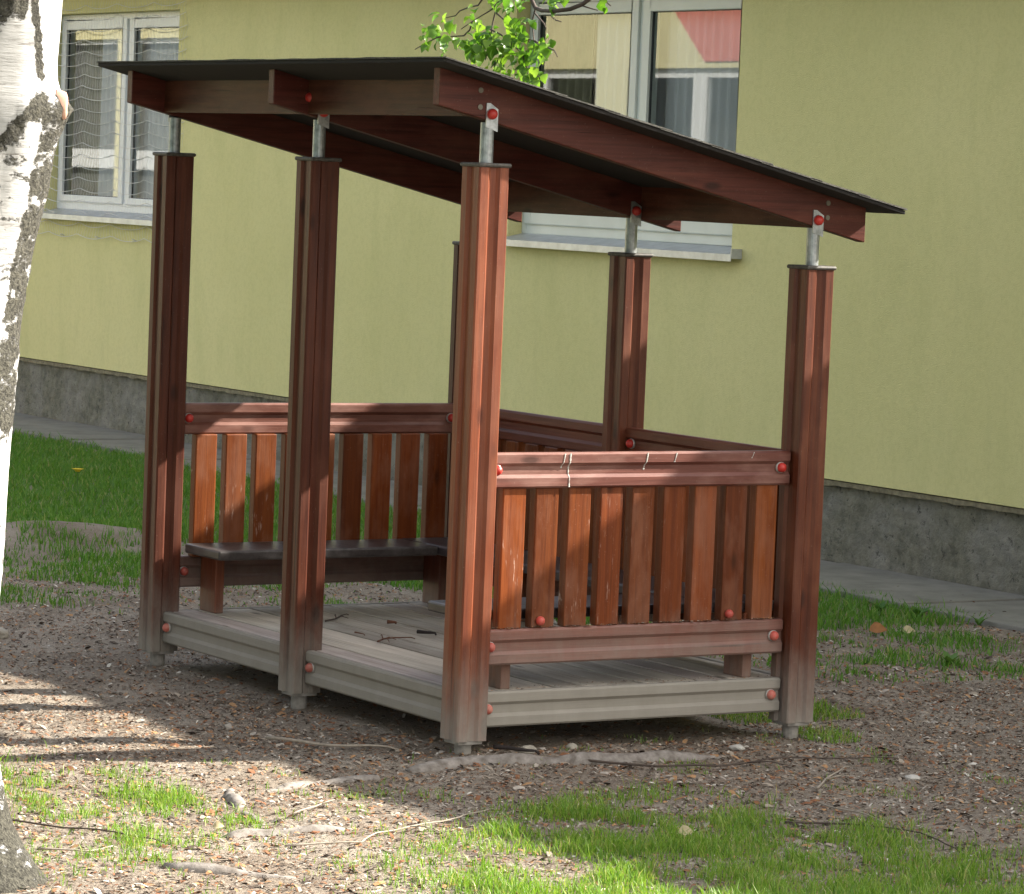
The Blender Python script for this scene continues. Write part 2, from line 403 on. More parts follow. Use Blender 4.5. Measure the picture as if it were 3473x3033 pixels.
g.f = [(j*nx+i, j*nx+i+1, (j+1)*nx+i+1, (j+1)*nx+i) for j in range(len(gy)-1) for i in range(nx-1)]
g.mi = [0]*len(g.f)
tag(obj('ground', g, 'soil', smooth=True), kind='structure', label='bare trodden soil of the yard')

# concrete apron along the wall
p = MB(); y = -8.1; k = 0
while y < 22:
    t = .012*math.sin(k*2.1); e = 4.50+.05*math.sin(k*1.7)
    p.box(e, 5.33, y+.016, y+1.592, -.2, -.036+t*.35); y += 1.612; k += 1
tag(obj('path', p, 'concrete', bevel=.006), kind='structure', label='concrete slab apron along the foot of the wall')

# ------------------------------------------------------------------ pavilion
pav = thing('wooden_pavilion', (0, 0, -.06), 'small open red-brown wooden pavilion with sloping black roof on six posts and slatted benches', 'pavilion')
prof = grooved(S, S, True, True)
def post(x, y, h, mt='post'):
    b = MB(); b.prism(prof, lambda u, v, w_: (x+S/2+u, y+S/2+v, w_), 0, h)
    o = obj('post', b, mt, pav, loc=(x+S/2, y+S/2, 0))
    c = MB(); r = .066
    c.box(x+S/2-r, x+S/2+r, y+S/2-r, y+S/2+r, h, h+.015); obj('post_cap', c, 'cap', o, bevel=.006)
    f = MB(); f.tube([(x+S/2, y+S/2, -.16), (x+S/2, y+S/2, -.012)], .030, 16)
    f.box(x+.012, x+S-.012, y+.012, y+S-.012, -.012, -.001); obj('post_foot', f, 'foot', o)
    return o
def roof_b(x): return 2.320-.2285*(x+.21)
def raft_b(x): return 2.1405-.2285*(x-.026)
def pipe(o, x, y, h, py):
    """steel tube up to the rafter with its flattened plate and red bolt; py = plate face plane"""
    cx, cy = x+S/2, y+S/2; t = MB()
    zb = raft_b(cx)
    t.tube([(cx, cy, h+.013), (cx, cy, zb-.004)], .0235, 20)
    sgn = -1 if py < cy else 1
    x0, x1 = cx-.020, cx+.027
    q0, q1 = sorted((py, py-sgn*.005))
    pr = [(x0, zb-.02), (x1, zb-.035), (x1, zb+.042), (x0+.015, zb+.062), (x0, zb+.062)]
    t.prism(pr, lambda u, v, w_: (u, w_, v), q0, q1)
    s_ = obj('steel_pipe', t, 'steel', o)
    b = MB(); b.ball((cx, py, zb+.025), .019, (0, sgn, 0), off=.3)
    obj('bolt_cap', b, 'red', s_, smooth=True)
posts = {}
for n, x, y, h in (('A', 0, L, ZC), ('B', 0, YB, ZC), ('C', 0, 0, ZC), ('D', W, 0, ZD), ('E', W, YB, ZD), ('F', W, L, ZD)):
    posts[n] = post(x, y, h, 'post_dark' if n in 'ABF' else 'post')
RA = {'C': (.041, .084), 'B': (YB+.041, YB+.084), 'A': (L+.036, L+.079)}
pipe(posts['C'], 0, 0, ZC, .036); pipe(posts['D'], W, 0, ZD, .036)
pipe(posts['B'], 0, YB, ZC, YB+.036); pipe(posts['E'], W, YB, ZD, YB+.036)
pipe(posts['A'], 0, L, ZC, L+.084); pipe(posts['F'], W, L, ZD, L+.084)
def disc(mb, c, r, ny, mi=0): mb.tube([c, (c[0], c[1]+ny, c[2])], r, 14, mi)
for k, (y0, y1) in RA.items():
    b = MB(); xa, xb = -.147, 1.692
    pr = [(xa, raft_b(xa)), (xb, raft_b(xb)), (xb, roof_b(xb)+.001), (xa, roof_b(xa)+.001)]
    b.prism(pr, lambda u, v, w_: (u, w_, v), y0, y1)
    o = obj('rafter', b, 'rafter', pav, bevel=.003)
    yo, sg = (y0, -1) if k != 'A' else (y1, 1)
    if k != 'B':
        for sx, zs in ((.016, (2.180, 2.237)), (1.516, (1.846, 1.899))):
            for z in zs:
                s_ = MB(); disc(s_, (sx, yo, z), .0095, sg*.003); obj('screw', s_, 'screw', o)
    else:
        b = MB(); b.ball((.002, y0, 2.209), .019, (0, -1, 0), off=.3); obj('bolt_cap', b, 'red', o, smooth=True)
for xa, xb in ((-.002, .038), (1.497, 1.537)):
    for (ya, yb) in ((RA['C'][1], RA['B'][0]), (RA['B'][1], RA['A'][0])):
        b = MB(); zb = raft_b((xa+xb)/2)+.006
        b.prism([(xa, zb), (xb, zb), (xb, roof_b(xb)), (xa, roof_b(xa))], lambda u, v, w_: (u, w_, v), ya, yb)
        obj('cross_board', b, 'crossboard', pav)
# roof: sheet with felt courses
RX0, RX1, RY0, RY1 = -.21, 1.763, -.099, L+S+.099
b = MB(); b.prism([(RX0, roof_b(RX0)), (RX1, roof_b(RX1)), (RX1, roof_b(RX1)+.013), (RX0, roof_b(RX0)+.013)], lambda u, v, w_: (u, w_, v), RY0, RY1)
roof = obj('roof', b, 'roofdeck', pav, bevel=.002)
fe = MB(); nC = 9
for k in range(nC):
    xa = RX0-.004+(RX1-RX0+.008)*k/nC; xb = RX0-.004+(RX1-RX0+.008)*(k+1)/nC+.05
    xb = min(xb, RX1+.006)
    ny = 60; vs = []
    for j in range(ny+1):
        yy = RY0-.004+(RY1-RY0+.008)*j/ny
        wv = .0022*noise.noise(Vector((k*7.1, yy*4, 0)))+.0015*noise.noise(Vector((k*3.3, yy*13, 5)))
        for (xx, dz) in ((xa, .0135), (xb, .0165)):
            vs += [(xx, yy, roof_b(xx)+dz), (xx, yy, roof_b(xx)+dz+.0045+wv+(.0015 if xx == xb else 0))]
    fs = []
    for j in range(ny):
        o = j*4; q = o+4
        fs += [(o, q, q+1, o+1), (o+1, q+1, q+3, o+3), (o+3, q+3, q+2, o+2), (o+2, q+2, q, o)]
    fs += [(0, 1, 3, 2), (ny*4, ny*4+2, ny*4+3, ny*4+1)]
    fe.add(vs, fs)
obj('roof_felt', fe, 'felt', roof)

# rails
rprof = grooved(.038, .1245, True, False, strip=.036, wall=.012, depth=.011, cc=.007)
def rail(axis, fix, a, b_, zt, mat, caps=()):
    """axis 'x': runs along x at y=fix..fix+.038 ; caps = (position, face sign)"""
    mb = MB(); zc = zt-.0623
    if axis == 'x':
        mb.prism(rprof, lambda u, v, w_: (w_, fix+.019+u, zc+v), a, b_); mid = ((a+b_)/2, fix+.019, zc)
    else:
        mb.prism(rprof, lambda u, v, w_: (fix+.019+u, w_, zc+v), a, b_); mid = (fix+.019, (a+b_)/2, zc)
    o = obj('rail' if zt > .2 else 'rim_board', mb, mat+axis, pav, loc=mid)
    for pos, sg in caps:
        f0 = fix+(0 if sg < 0 else .038)-sg*.011
        cb = MB()
        if axis == 'x': c0 = (pos, f0, zc+.002); ax = (0, sg, 0)
        else: c0 = (f0, pos, zc+.002); ax = (sg, 0, 0)
        cb.ball(c0, .0182, ax, off=.62)
        wv = Vector(c0)
        cb.tube([wv, wv+Vector(ax)*.008], .0205, 16, 1)
        obj('bolt_cap', cb, ['red', 'washer'], o, smooth=True)
    return o
Y_CD, Y_AF, X_AB, X_DF = .054, L+S-.054-.038, .050, W+S-.05-.038
ZT, ZM, ZL = .9944, .3777, .1610
cd = [rail('x', Y_CD, S, W, z, mt, ((.152, -1), (1.371, -1), (.15, 1), (1.375, 1))) for z, mt in ((ZT, 'rail_'), (ZM, 'rail_'), (ZL, 'dusty_'))]
af = [rail('x', Y_AF, S, W, z, mt, ((.150, -1), (1.378, -1))) for z, mt in ((ZT, 'rail_'), (ZM, 'rail_'), (ZL, 'dusty_'))]
for (a, b_) in ((S, YB), (YB+S, L)):
    rail('y', X_AB, a, b_, ZL, 'dusty_', ((b_-.033, -1), (a+.033, -1)))
    for z, mt in ((ZT-.004, 'wood_'), (ZM, 'wood_'), (ZL, 'dusty_')):  # back rails get the darker wood, shade put into their colour
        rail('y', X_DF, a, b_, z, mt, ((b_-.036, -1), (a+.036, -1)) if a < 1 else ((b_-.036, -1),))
# bird droppings on the front rail
for x, h, wd in ((.430, .052, .010), (.452, .118, .012), (.780, .060, .011), (.905, .034, .010), (1.245, .022, .006)):
    d = MB(); n = 7; zc = ZT-.0623
    def face_y(z):
        t = abs(z-zc); hw = .06225-.036
        if t > hw: return Y_CD
        return Y_CD+.011*min(1, (hw-t)/.012)
    ys = []
    for j in range(n*4+1):
        z = ZT-.003-h*j/(n*4); ww = wd*.62*(.75-.45*j/(n*4))*(1+.3*math.sin(j*1.9+x*9))*.6+(.002 if j > n*4-3 else 0)
        xo = x-.010*(j/(n*4))**1.3*(1 if wd < .0115 else .2)
        ys += [(xo-ww, face_y(z)-.0008, z), (xo, face_y(z)-.0022, z), (xo+ww, face_y(z)-.0008, z)]
    d.add(ys, [(3*j+q, 3*j+q+1, 3*j+4+q, 3*j+3+q) for j in range(n*4) for q in (0, 1)])
    obj('bird_dropping', d, 'dropping', cd[0])
# slats
SZ0, SZ1 = ZM-.001, ZT-.1245+.001
b = MB(); b.box(0, .094, 0, .026, SZ0, SZ1)
first = None
def slat(x, y, along='x'):
    global first
    key = 'slat_'+along
    if key not in SL:
        b = MB()
        if along == 'x': b.box(x, x+.094, y, y+.044, SZ0, SZ1)
        else: b.box(x, x+.044, y, y+.094, SZ0, SZ1)
        SL[key] = obj('slat', b, 'slat', pav, loc=(x, y, SZ0), bevel=.004); return SL[key]
    c = SL[key].copy(); C.objects.link(c); c.parent = pav; c.location = Vector((x, y, SZ0))-wloc(pav); return c
SL = {}
cds = [slat(.190+.1356*i, Y_CD+.013) for i in range(9)]
for i in range(9): slat(.176+.1356*i, Y_AF-.019)
for (a, n) in ((S+.04, 7), (YB+S+.04, 7)):
    for i in range(n): slat(X_DF-.019, a+i*(YB-S-.08-.094)/(n-1), 'y')
for i, x in ((1, .357), (7, 1.168)):
    cb = MB(); cb.ball((x, Y_CD+.013, ZM+.026), .0165, (0, -1, 0), off=.55); obj('bolt_cap', cb, 'red', cds[i], smooth=True)
# deck
nb = 11; xa, xb = X_AB+.038, X_DF
pw = (xb-xa)/nb
for i in range(nb):
    b = MB(); b.box(xa+i*pw+.0055, xa+(i+1)*pw-.0055, Y_CD+.038, Y_AF, .136, .1595+.0015*math.sin(i*2.3)); obj('deck_board', b, 'deck_y', pav, loc=(xa+i*pw, 1.2, .15), bevel=.003)
for y in (.30, .75, 1.24, 1.70, 2.15):  # unseen joists added under the deck to block light there
    b = MB(); b.box(xa, xb, y-.03, y+.03, .040, .134); obj('blocker_joist', b, 'wood_x', pav)
# benches
SZ = .437
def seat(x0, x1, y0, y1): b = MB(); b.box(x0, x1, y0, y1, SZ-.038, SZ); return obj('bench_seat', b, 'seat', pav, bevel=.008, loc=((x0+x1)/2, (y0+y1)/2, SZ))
seat(.122, 1.128, .140, .440); seat(.122, 1.128, 2.035, 2.335); seat(1.132, 1.425, .125, 2.35)
for x0, x1, y0, y1 in ((.227, .266, .096, .215), (1.266, 1.307, .096, .215), (.222, .262, 2.25, 2.383), (1.266, 1.307, 2.25, 2.383), (1.305, 1.438, .70, .74), (1.305, 1.438, 1.72, 1.76)):
    b = MB(); b.box(x0, x1, y0, y1, .161, SZ-.038); obj('bench_leg', b, 'post', pav, loc=(x0, y0, .161), bevel=.004)

# ------------------------------------------------------------------ yellow building
XW = 5.3
bld = thing('yellow_building', (XW, 8, -.06), 'long pale yellow rendered building with grey plinth and white windows behind the pavilion', 'building')
WIN = [(5.90, 8.25, 1.57, 3.06), (12.79, 14.97, 1.535, 3.06)]
def wall_front(y0, y1, z0, z1, holes, x0, x1):
    b = MB()
    ys = sorted({y0, y1, *[h[0] for h in holes], *[h[1] for h in holes]}); zs = sorted({z0, z1, *[h[2] for h in holes], *[h[3] for h in holes]})
    inside = lambda y, z: any(h[0] < y < h[1] and h[2] < z < h[3] for h in holes)
    for i in range(len(ys)-1):
        for j in range(len(zs)-1):
            a, c, d, e = ys[i], ys[i+1], zs[j], zs[j+1]
            if inside((a+c)/2, (d+e)/2): continue
            b.add([(x0, a, d), (x0, c, d), (x0, c, e), (x0, a, e)], [(0, 3, 2, 1)])
            b.add([(x1, a, d), (x1, c, d), (x1, c, e), (x1, a, e)], [(0, 1, 2, 3)])
    for a, c, d, e in holes+[(y0, y1, z0, z1)]:
        q = [(x0, a, d), (x0, c, d), (x0, c, e), (x0, a, e), (x1, a, d), (x1, c, d), (x1, c, e), (x1, a, e)]
        b.add(q, [(0, 1, 5, 4), (1, 2, 6, 5), (2, 3, 7, 6), (3, 0, 4, 7)])
    return b
EAVE = 3.40; BY0, BY1, BX1 = -5., 24., 13.
obj('wall', wall_front(BY0, BY1, .405, EAVE-.06, WIN, XW, XW+.32), 'plaster', bld)
b = MB(); b.box(XW+.32, BX1, BY0, BY0+.3, -.3, EAVE-.06); b.box(XW+.32, BX1, BY1-.3, BY1, -.3, EAVE-.06); b.box(BX1-.3, BX1, BY0+.3, BY1-.3, -.3, EAVE-.06)
obj('wall', b, 'plaster', bld)
b = MB(); b.box(XW+.32, BX1-.3, BY0+.3, BY1-.3, .3, .5); b.box(XW+4.5, XW+4.6, BY0+.3, BY1-.3, .5, EAVE-.06); obj('room', b, 'interior', bld)
# plinth with rough relief
pl = MB(); ny, nz = 700, 12
for j in range(nz+1):
    for i in range(ny+1):
        y = -2+18*i/ny; z = -.12+(.375+.12)*j/nz
        d = .012*noise.fractal(Vector((y*7, z*9, 0)), .7, 2.1, 4)
        pl.v.append((XW+.045-d, y, z))
pl.f = [(j*(ny+1)+i, j*(ny+1)+i+1, (j+1)*(ny+1)+i+1, (j+1)*(ny+1)+i) for j in range(nz) for i in range(ny)]; pl.mi = [0]*len(pl.f)
pl.box(XW+.07, XW+.31, BY0, BY1, -.3, .40); pl.box(XW+.02, XW+.05, BY0, -2, -.3, .375); pl.box(XW+.02, XW+.05, 16, BY1, -.3, .375)
obj('plinth', pl, 'plinth', bld)
lg = MB(); ny = 500
for i in range(ny+1):
    y = -2+18*i/ny
    k = noise.noise(Vector((y*9, 1, 0))); 
    lg.v += [(XW+.06, y, .400), (XW+.010+.010*k, y, .398), (XW+.012+.012*k, y, .372+.008*k), (XW+.06, y, .368)]
lg.f = [(i*4+q, i*4+q+1, i*4+q+5, i*4+q+4) for i in range(ny) for q in range(3)]; lg.mi = [0]*len(lg.f)
obj('drip_ledge', lg, simple('ledge_mortar', (.25, .22, .14), .95, 0., 30., .5), bld)
# roof with eave
b = MB()
b.prism([(4.87, EAVE-.06), (5.32, EAVE-.06), (BX1+.4, EAVE-.06), (BX1+.4, EAVE+.04), (9.15, EAVE+1.0), (4.87, EAVE+.02)], lambda u, v, w_: (u, w_, v), BY0-.4, BY1+.4)
rf = obj('roof', b, 'rooftile', bld)
b = MB(); b.tube([(4.82, BY0-.4, EAVE-.03), (4.82, BY1+.4, EAVE-.03)], .06, 12); obj('gutter', b, 'steel', rf)
def frame(mb, y0, y1, z0, z1, t, x0, x1, mi=0, tb=None):
    tb = tb or t
    mb.box(x0, x1, y0, y0+t, z0, z1, mi); mb.box(x0, x1, y1-t, y1, z0, z1, mi)
    mb.box(x0, x1, y0+t, y1-t, z0, z0+tb, mi); mb.box(x0, x1, y0+t, y1-t, z1-t, z1, mi)
def window(y0, y1, z0, z1, ym, mat, zb, yl=None):
    """ym centre of the meeting post; zb top of the bottom rail"""
    xf = XW+.095
    f = MB(); frame(f, y0+.002, y1-.002, z0+.045, z1-.002, .055, xf, xf+.08, 0, .075); f.box(xf+.002, xf+.078, ym-.035, ym+.035, z0+.12, z1-.057)
    wn = obj('window', f, mat, bld, bevel=.004)
    for a, c in ((y0+.057, ym-.035), (ym+.035, y1-.057)):
        s_ = MB(); frame(s_, a-.012, c+.012, z0+.105, z1-.045, .072, xf-.014, xf+.06, 0, zb-(z0+.105)-.012)
        so_ = obj('sash', s_, mat, wn, bevel=.005)
        gk = MB(); frame(gk, a+.060, c-.060, zb-.012, z1-.117, .005, xf+.006, xf+.020); obj('gasket', gk, 'gasket', wn)
        pn = MB(); pn.add([(xf+.012, a+.055, zb-.02), (xf+.012, a+.055, z1-.11), (xf+.012, c-.055, z1-.11), (xf+.012, c-.055, zb-.02)], [(0, 1, 2, 3)])
        obj('pane', pn, 'glass', wn, recalc=False)
    s_ = MB(); yy0, yy1 = y0-.11, y1+.03
    s_.prism([(XW-.075, z0-.035), (XW-.071, z0-.035), (XW-.071, z0-.004), (XW+.10, z0+.034), (XW+.10, z0+.044), (XW-.075, z0+.004)], lambda u, v, w_: (u, w_, v), y0-.10, y1+.02)
    s_.box(XW-.074, XW-.002, y0-.104, y0-.096, z0-.02, z0+.035); s_.box(XW-.074, XW-.002, y1+.016, y1+.024, z0-.02, z0+.035)
    obj('sill', s_, 'sill', wn)
    return wn
window(*WIN[0], 7.02, 'wingreen', 1.765); window(*WIN[1], 13.78, 'winwhite', 1.70)
# curtains hang inside
def curtain(y0, y1, z0, z1, x, pitch, amp, mat, label, cat='curtain'):
    c = MB(); n = int((y1-y0)/.012); 
    for i in range(n+1):
        y = y0+(y1-y0)*i/n; ph = y/pitch*2*math.pi+1.5*noise.noise(Vector((y*3, x, 0)))
        for z in (z0, (z0+z1)/2, z1):
            c.v.append((x+amp*math.sin(ph)*(1.1-.4*(z-z0)/(z1-z0)), y, z))
    c.f = [(i*3+q, i*3+q+3, i*3+q+4, i*3+q+1) for i in range(n) for q in (0, 1)]; c.mi = [0]*len(c.f)
    return tag(obj('curtain', c, mat, smooth=True), label, cat)
curtain(14.50, 15.0, .7, 3.1, XW+.235, .085, .03, 'drape', 'olive green drape behind the left pane of the netted window')
curtain(12.8, 14.48, .7, 3.1, XW+.215, .075, .018, 'sheer', 'grey pleated sheer curtain behind the netted window')
curtain(7.72, 8.3, .7, 3.1, XW+.24, .09, .03, 'drape', 'dark olive drape at the left side of the window above the pavilion roof')
curtain(5.9, 7.7, .7, 3.1, XW+.225, .09, .018, 'sheer', 'grey pleated sheer curtain behind the window above the pavilion roof')
# net in front of the far window
nt_ = MB(); y0, y1, z0, z1 = 12.62, 15.05, 1.37, 3.17
hooks = [12.75+.62*k for k in range(5)]
def sag(y): 
    t = ((y-12.62) % .56)/.56; return (t-.5)**2*4
for k in range(22):
    z = z0+(z1-z0)*k/21
    pts = []
    for i in range(61):
        y = y0+(y1-y0)*i/60
        pts.append((XW-.03-.015*math.sin(y*5+k), y, z+.034*sag(y)+.006*noise.noise(Vector((y*4, k*1.7, 0)))))
    nt_.tube(pts, .0024, 4)
for i in range(54):
    y = y0+(y1-y0)*i/53
    nt_.tube([(XW-.03-.015*math.sin(y*5+q*3), y+.002*noise.noise(Vector((q*2.3, i, 0))), z0+(z1-z0)*q/14+.034*sag(y)) for q in range(15)], .0008, 3)
for yk in hooks:
    nt_.tube([(XW, yk, z0+.01), (XW-.035, yk, z0+.02)], .005, 6)
tag(obj('safety_net', nt_, 'wire'), 'thin sagging white cord net hung across the left window of the yellow building', 'net')

# building across the yard (seen only mirrored in the panes)
XO = -9.6
ob = thing('yellow_building', (XO, 34, -.06), 'sunlit yellow wing with red gable panel, seen mirrored in the window panes', 'building')
OW = [(26.4, 29.5, 1.7, 3.48), (30.25, 33.3, 1.7, 3.48), (36.2, 39.2, 1.7, 3.48), (40.6, 44.6, .5, 4.05), (45., 49., .5, 4.05)]
obj('wall', wall_front(24, 52, -.2, 6.2, OW, XO, XO-.3), 'oppwall', ob)
b = MB(); b.box(XO-8, XO-.3, 24, 52, -.2, .05); b.box(XO-8, XO-7.7, 24, 52, .05, 6.2); b.box(XO-7.7, XO-.3, 24, 24.3, .05, 6.2); b.box(XO-7.7, XO-.3, 51.7, 52, .05, 6.2); b.box(XO-8.2, XO+.3, 23.7, 52.3, 6.2, 6.45)
obj('back_wall', b, 'oppwall', ob)
b = MB(); b.box(XO-1.1, XO-1., 24.3, 51.7, .05, 6.2); obj('room', b, simple('dark_backing', (.035, .035, .034), .9), ob)  # dark backing sheet stands in for the shade inside these windows
b = MB(); b.prism([(24.01, 3.56), (27.70, 3.56), (28.55, 4.33), (30.55, 6.19), (24.01, 6.19)], lambda u, v, w_: (w_, u, v), XO+.004, XO+.03); obj('gable_panel', b, 'redwall', ob)
for a, c, d, e in OW:
    b = MB()
    if e > 3.6: frame(b, a, c, d, e, .08, XO-.18, XO-.1); b.box(XO-.2, XO-.08, a+.08, c-.08, 1.86, 2.18)
    else: frame(b, a, c, d, e, .12, XO-.18, XO-.1); b.box(XO-.18, XO-.1, (a+c)/2-.16, (a+c)/2+.16, d+.12, e-.12)
    wn = obj('window', b, 'winwhite', ob)
    if e > 3.6:
        b = MB(); b.box(XO-.26, XO-.25, a, c, d, e); obj('reflect_panel', b, 'reflect_panel', wn)  # grey panels added behind the tall panes to brighten what the glass mirrors
    b = MB(); b.box(XO-.1, XO+.06, a-.1, c+.1, d-.06, d); obj('sill', b, 'winwhite', wn)
    b = MB(); b.add([(XO-.15, a, d), (XO-.15, c, d), (XO-.15, c, e), (XO-.15, a, e)], [(0, 1, 2, 3)]); obj('pane', b, 'glass', wn, recalc=False)

# ------------------------------------------------------------------ birch
RV = Vector((.84606, -.53157, 0)).normalized()        # to the photo's right
bt = thing('birch_tree', (-2.5, -1.12, -.08), 'thick white birch trunk with black bark patches and a cut branch scar', 'tree')
UE = [(-.3, -1.32), (.3, -1.275), (.842, -1.234), (.995, -1.2203), (1.273, -1.195), (1.481, -1.174), (1.69, -1.139), (1.83, -1.105), (1.998, -1.069), (2.089, -1.061), (2.136, -1.070), (2.219, -1.067), (2.386, -1.049), (3., -.99), (4.6, -.82)]
def center(z):
    r = .205-.012*z
    u = UE[-1][1] if z > UE[-1][0] else UE[0][1]
    for (a, ua), (b_, ub) in zip(UE, UE[1:]):
        if a <= z <= b_: u = ua+(ub-ua)*(z-a)/(b_-a)
    P0 = Vector((-2.297, -1.27, 0)); t = u-(.84606*P0.x-.53157*P0.y+.04031*z)
    c = P0+RV*(t-r); return Vector((c.x, c.y, z)), r
FW = Vector((-.533, -.843, 0)).normalized()           # towards the camera
tr_ = MB(); segs, rings = 96, 190; dark = []
def segd(p, a, b_):
    ap = (p[0]-a[0], p[1]-a[1]); ab = (b_[0]-a[0], b_[1]-a[1]); t = max(0, min(1, (ap[0]*ab[0]+ap[1]*ab[1])/(ab[0]**2+ab[1]**2)))
    return math.hypot(ap[0]-ab[0]*t, ap[1]-ab[1]*t)
for j in range(rings+1):
    z = -.2+4.6*(j/rings)**1.35
    c, r = center(max(z, -.2))
    for k in range(segs):
        a = 2*math.pi*k/segs; d = RV*math.cos(a)+FW*math.sin(a)
        rr = r
        fl = math.exp(-max(0, z+.06)/.17)
        lobes = .55+.45*math.cos(3*(a-.35))+.35*max(0, math.cos(a-.35))
        rr += fl*(.07+.20*max(0, lobes))*.62
        rr += .010*noise.noise(Vector((math.cos(a)*2, math.sin(a)*2, z*3)))
        # position along the visible face: u from right edge
        u = r-r*math.cos(a); front = math.sin(a) > -.5
        dv = .0
        ridge = segd((u, z), (.035, 2.10), (.26, 1.80)) if front else 1
        dv = max(dv, 1-ridge/.035)
        if front and z < 2.1 and z > 1.2:                 # mottled strip under the knob
            lim = .02+.13*max(0, 1-abs(z-1.85)/.45)
            if u < lim+.03: dv = max(dv, .30)
            if u < .036: dv = max(dv, .60)
        if z > 2.27 and u > .07: dv = max(dv, min(.8, (z-2.27)*9+(u-.07)*3))
        if front: dv = max(dv, .9-segd((u, z), (.075, 2.5), (.03, 2.16))/.020)
        if z < 1.3: dv = max(dv, .26+.12*noise.noise(Vector((u*20, z*5, 3))))
        if z < .55: dv = max(dv, .36+(.55-z)*.6)
        kn = math.exp(-((z-2.075)/.055)**2-((a-.12)/.42)**2) if a < 3 else math.exp(-((z-2.075)/.055)**2-((a-2*math.pi-.12)/.42)**2)
        rr += .032*kn; dv = max(dv, kn*.95)
        rr += .012*max(0, dv)*noise.noise(Vector((a*9, z*26, 0)))+.005*max(0, min(1, dv))
        tr_.v.append(c+d*rr); dark.append(max(0., min(1., dv)))
tr_.f = [(j*segs+k, j*segs+(k+1) % segs, (j+1)*segs+(k+1) % segs, (j+1)*segs+k) for j in range(rings) for k in range(segs)]
tr_.mi = [0]*len(tr_.f)
me = bpy.data.meshes.new('trunk'); o_ = wloc(bt)
me.from_pydata([v-o_ for v in tr_.v], [], tr_.f); me.materials.append(M['birch'])
at = me.attributes.new('dark', 'FLOAT', 'POINT'); at.data.foreach_set('value', dark)
me.polygons.foreach_set('use_smooth', [True]*len(me.polygons))
to = bpy.data.objects.new('trunk', me); C.objects.link(to); to.parent = bt
c, r = center(2.09)
sc = MB(); pc = c+RV*(r+.020)+FW*.05
for q, (rad, off) in enumerate(((.001, .010), (.014, .010), (.021, .006), (.026, -.02))):
    for k in range(20):
        a = 2*math.pi*k/20; v = pc+RV*off+FW*math.cos(a)*rad*.75+Vector((0, 0, 1))*math.sin(a)*rad*1.75
        sc.v.append(v)
sc.f = [(q*20+k, q*20+(k+1) % 20, (q+1)*20+(k+1) % 20, (q+1)*20+k) for q in range(3) for k in range(20)]; sc.mi = [0]*60
obj('branch_scar', sc, 'scar', to, smooth=True)
# second stem that starts at the knob
lb = MB(); pts = []; rad = []
for q in range(16):
    z = 2.13+q*.16; c, r = center(z)
    pts.append(c+RV*(r-.034+.003*q)+FW*(.03)); rad.append(.018+.012*min(1, q/3))
lb.tube(pts, rad, 14)
lb_o = obj('limb', lb, 'birch', bt, smooth=True)

# unseen trees added on the far left to block the low western sky
rt = random.Random(11)
def blocker_tree(x, y, h, r):
    t = thing('tree', (x, y, -.06), 'unseen leafy tree added left of the yard to block low sky light', 'tree', 'unseen trees added to block the western sky')
    m_ = MB(); m_.tube([(x, y, -.2), (x+.05, y, 1.2), (x, y+.1, 2.8), (x+.1, y, h*.8)], [.22, .16, .13, .04], 10)
    for k in range(7):
        a = k*.9; m_.tube([(x, y, 1.3+.45*k), (x+math.cos(a)*r*.4, y+math.sin(a)*r*.4, 2.2+.5*k), (x+math.cos(a)*r*.8, y+math.sin(a)*r*.8, 2.8+.5*k)], [.07, .045, .015], 6)
    obj('trunk', m_, 'twig', t, smooth=True)
    m_ = MB()
    cl = [Vector((rt.gauss(0, .45)*r, rt.gauss(0, .45)*r, (.12+.85*rt.random())*h)) for _ in range(60)]
    for k in range(3600):
        c = cl[k % 60]+Vector((rt.gauss(0, .42), rt.gauss(0, .42), rt.gauss(0, .38))); c = Vector((x, y, 0))+c
        if c.z < .35: continue
        d = Vector((rt.gauss(0, 1), rt.gauss(0, 1), rt.gauss(-.3, .7))); up = Vector((rt.gauss(0, .8), rt.gauss(0, .8), 1)); l = rt.uniform(.24, .42)
        d.normalize(); sd = d.cross(up).normalized()*l*.35
        m_.add([c, c+d*l*.5-sd, c+d*l, c+d*l*.5+sd], [(0, 1, 2, 3)])
    obj('crown', m_, 'blockerleaf', t)
for a in ((-7.2, -3.2, 7.5, 2.3), (-6.6, 1.2, 8., 2.4), (-6.9, 5.6, 7.5, 2.3)): blocker_tree(*a)

# ------------------------------------------------------------------ roots
def root(pts, rad, label, mat='root', sink=.62):
    ps = []; rs = []
    for i in range(len(pts)-1):
        a, b_ = Vector((*pts[i], 0)), Vector((*pts[i+1], 0)); n = max(2, int((b_-a).length/.04))
        for q in range(n):
            t = q/n; p = a.lerp(b_, t); r = rad[i]*(1-t)+rad[i+1]*t
            nz = noise.noise(Vector((p.x*6, p.y*6, 1)))
            p.x += .012*nz; p.y += .014*noise.noise(Vector((p.x*5, p.y*5, 4)))
            ps.append((p.x, p.y, gz(p.x, p.y)-r*sink+.010*nz)); rs.append(r*(1+.4*nz+.22*noise.noise(Vector((p.x*21, p.y*21, 2)))))
    m_ = MB(); m_.tube(ps, rs, 12)
    return tag(obj('tree_root', m_, mat, smooth=True), label, 'root', 'grey tree roots on the bare soil')
root([(-.26, -.12), (-.12, -.10), (.02, -.075), (.25, -.16), (.5, -.24), (.75, -.26), (.98, -.26)], [.02, .038, .042, .042, .038, .03, .015], 'long grey root lying in front of the near pavilion post', 'root', .30)
root([(-.44, -.22), (-.56, -.21), (-.72, -.23), (-.88, -.29), (-.95, -.36)], [.015, .035, .038, .03, .012], 'sunlit grey root just left of the long root by the near post')
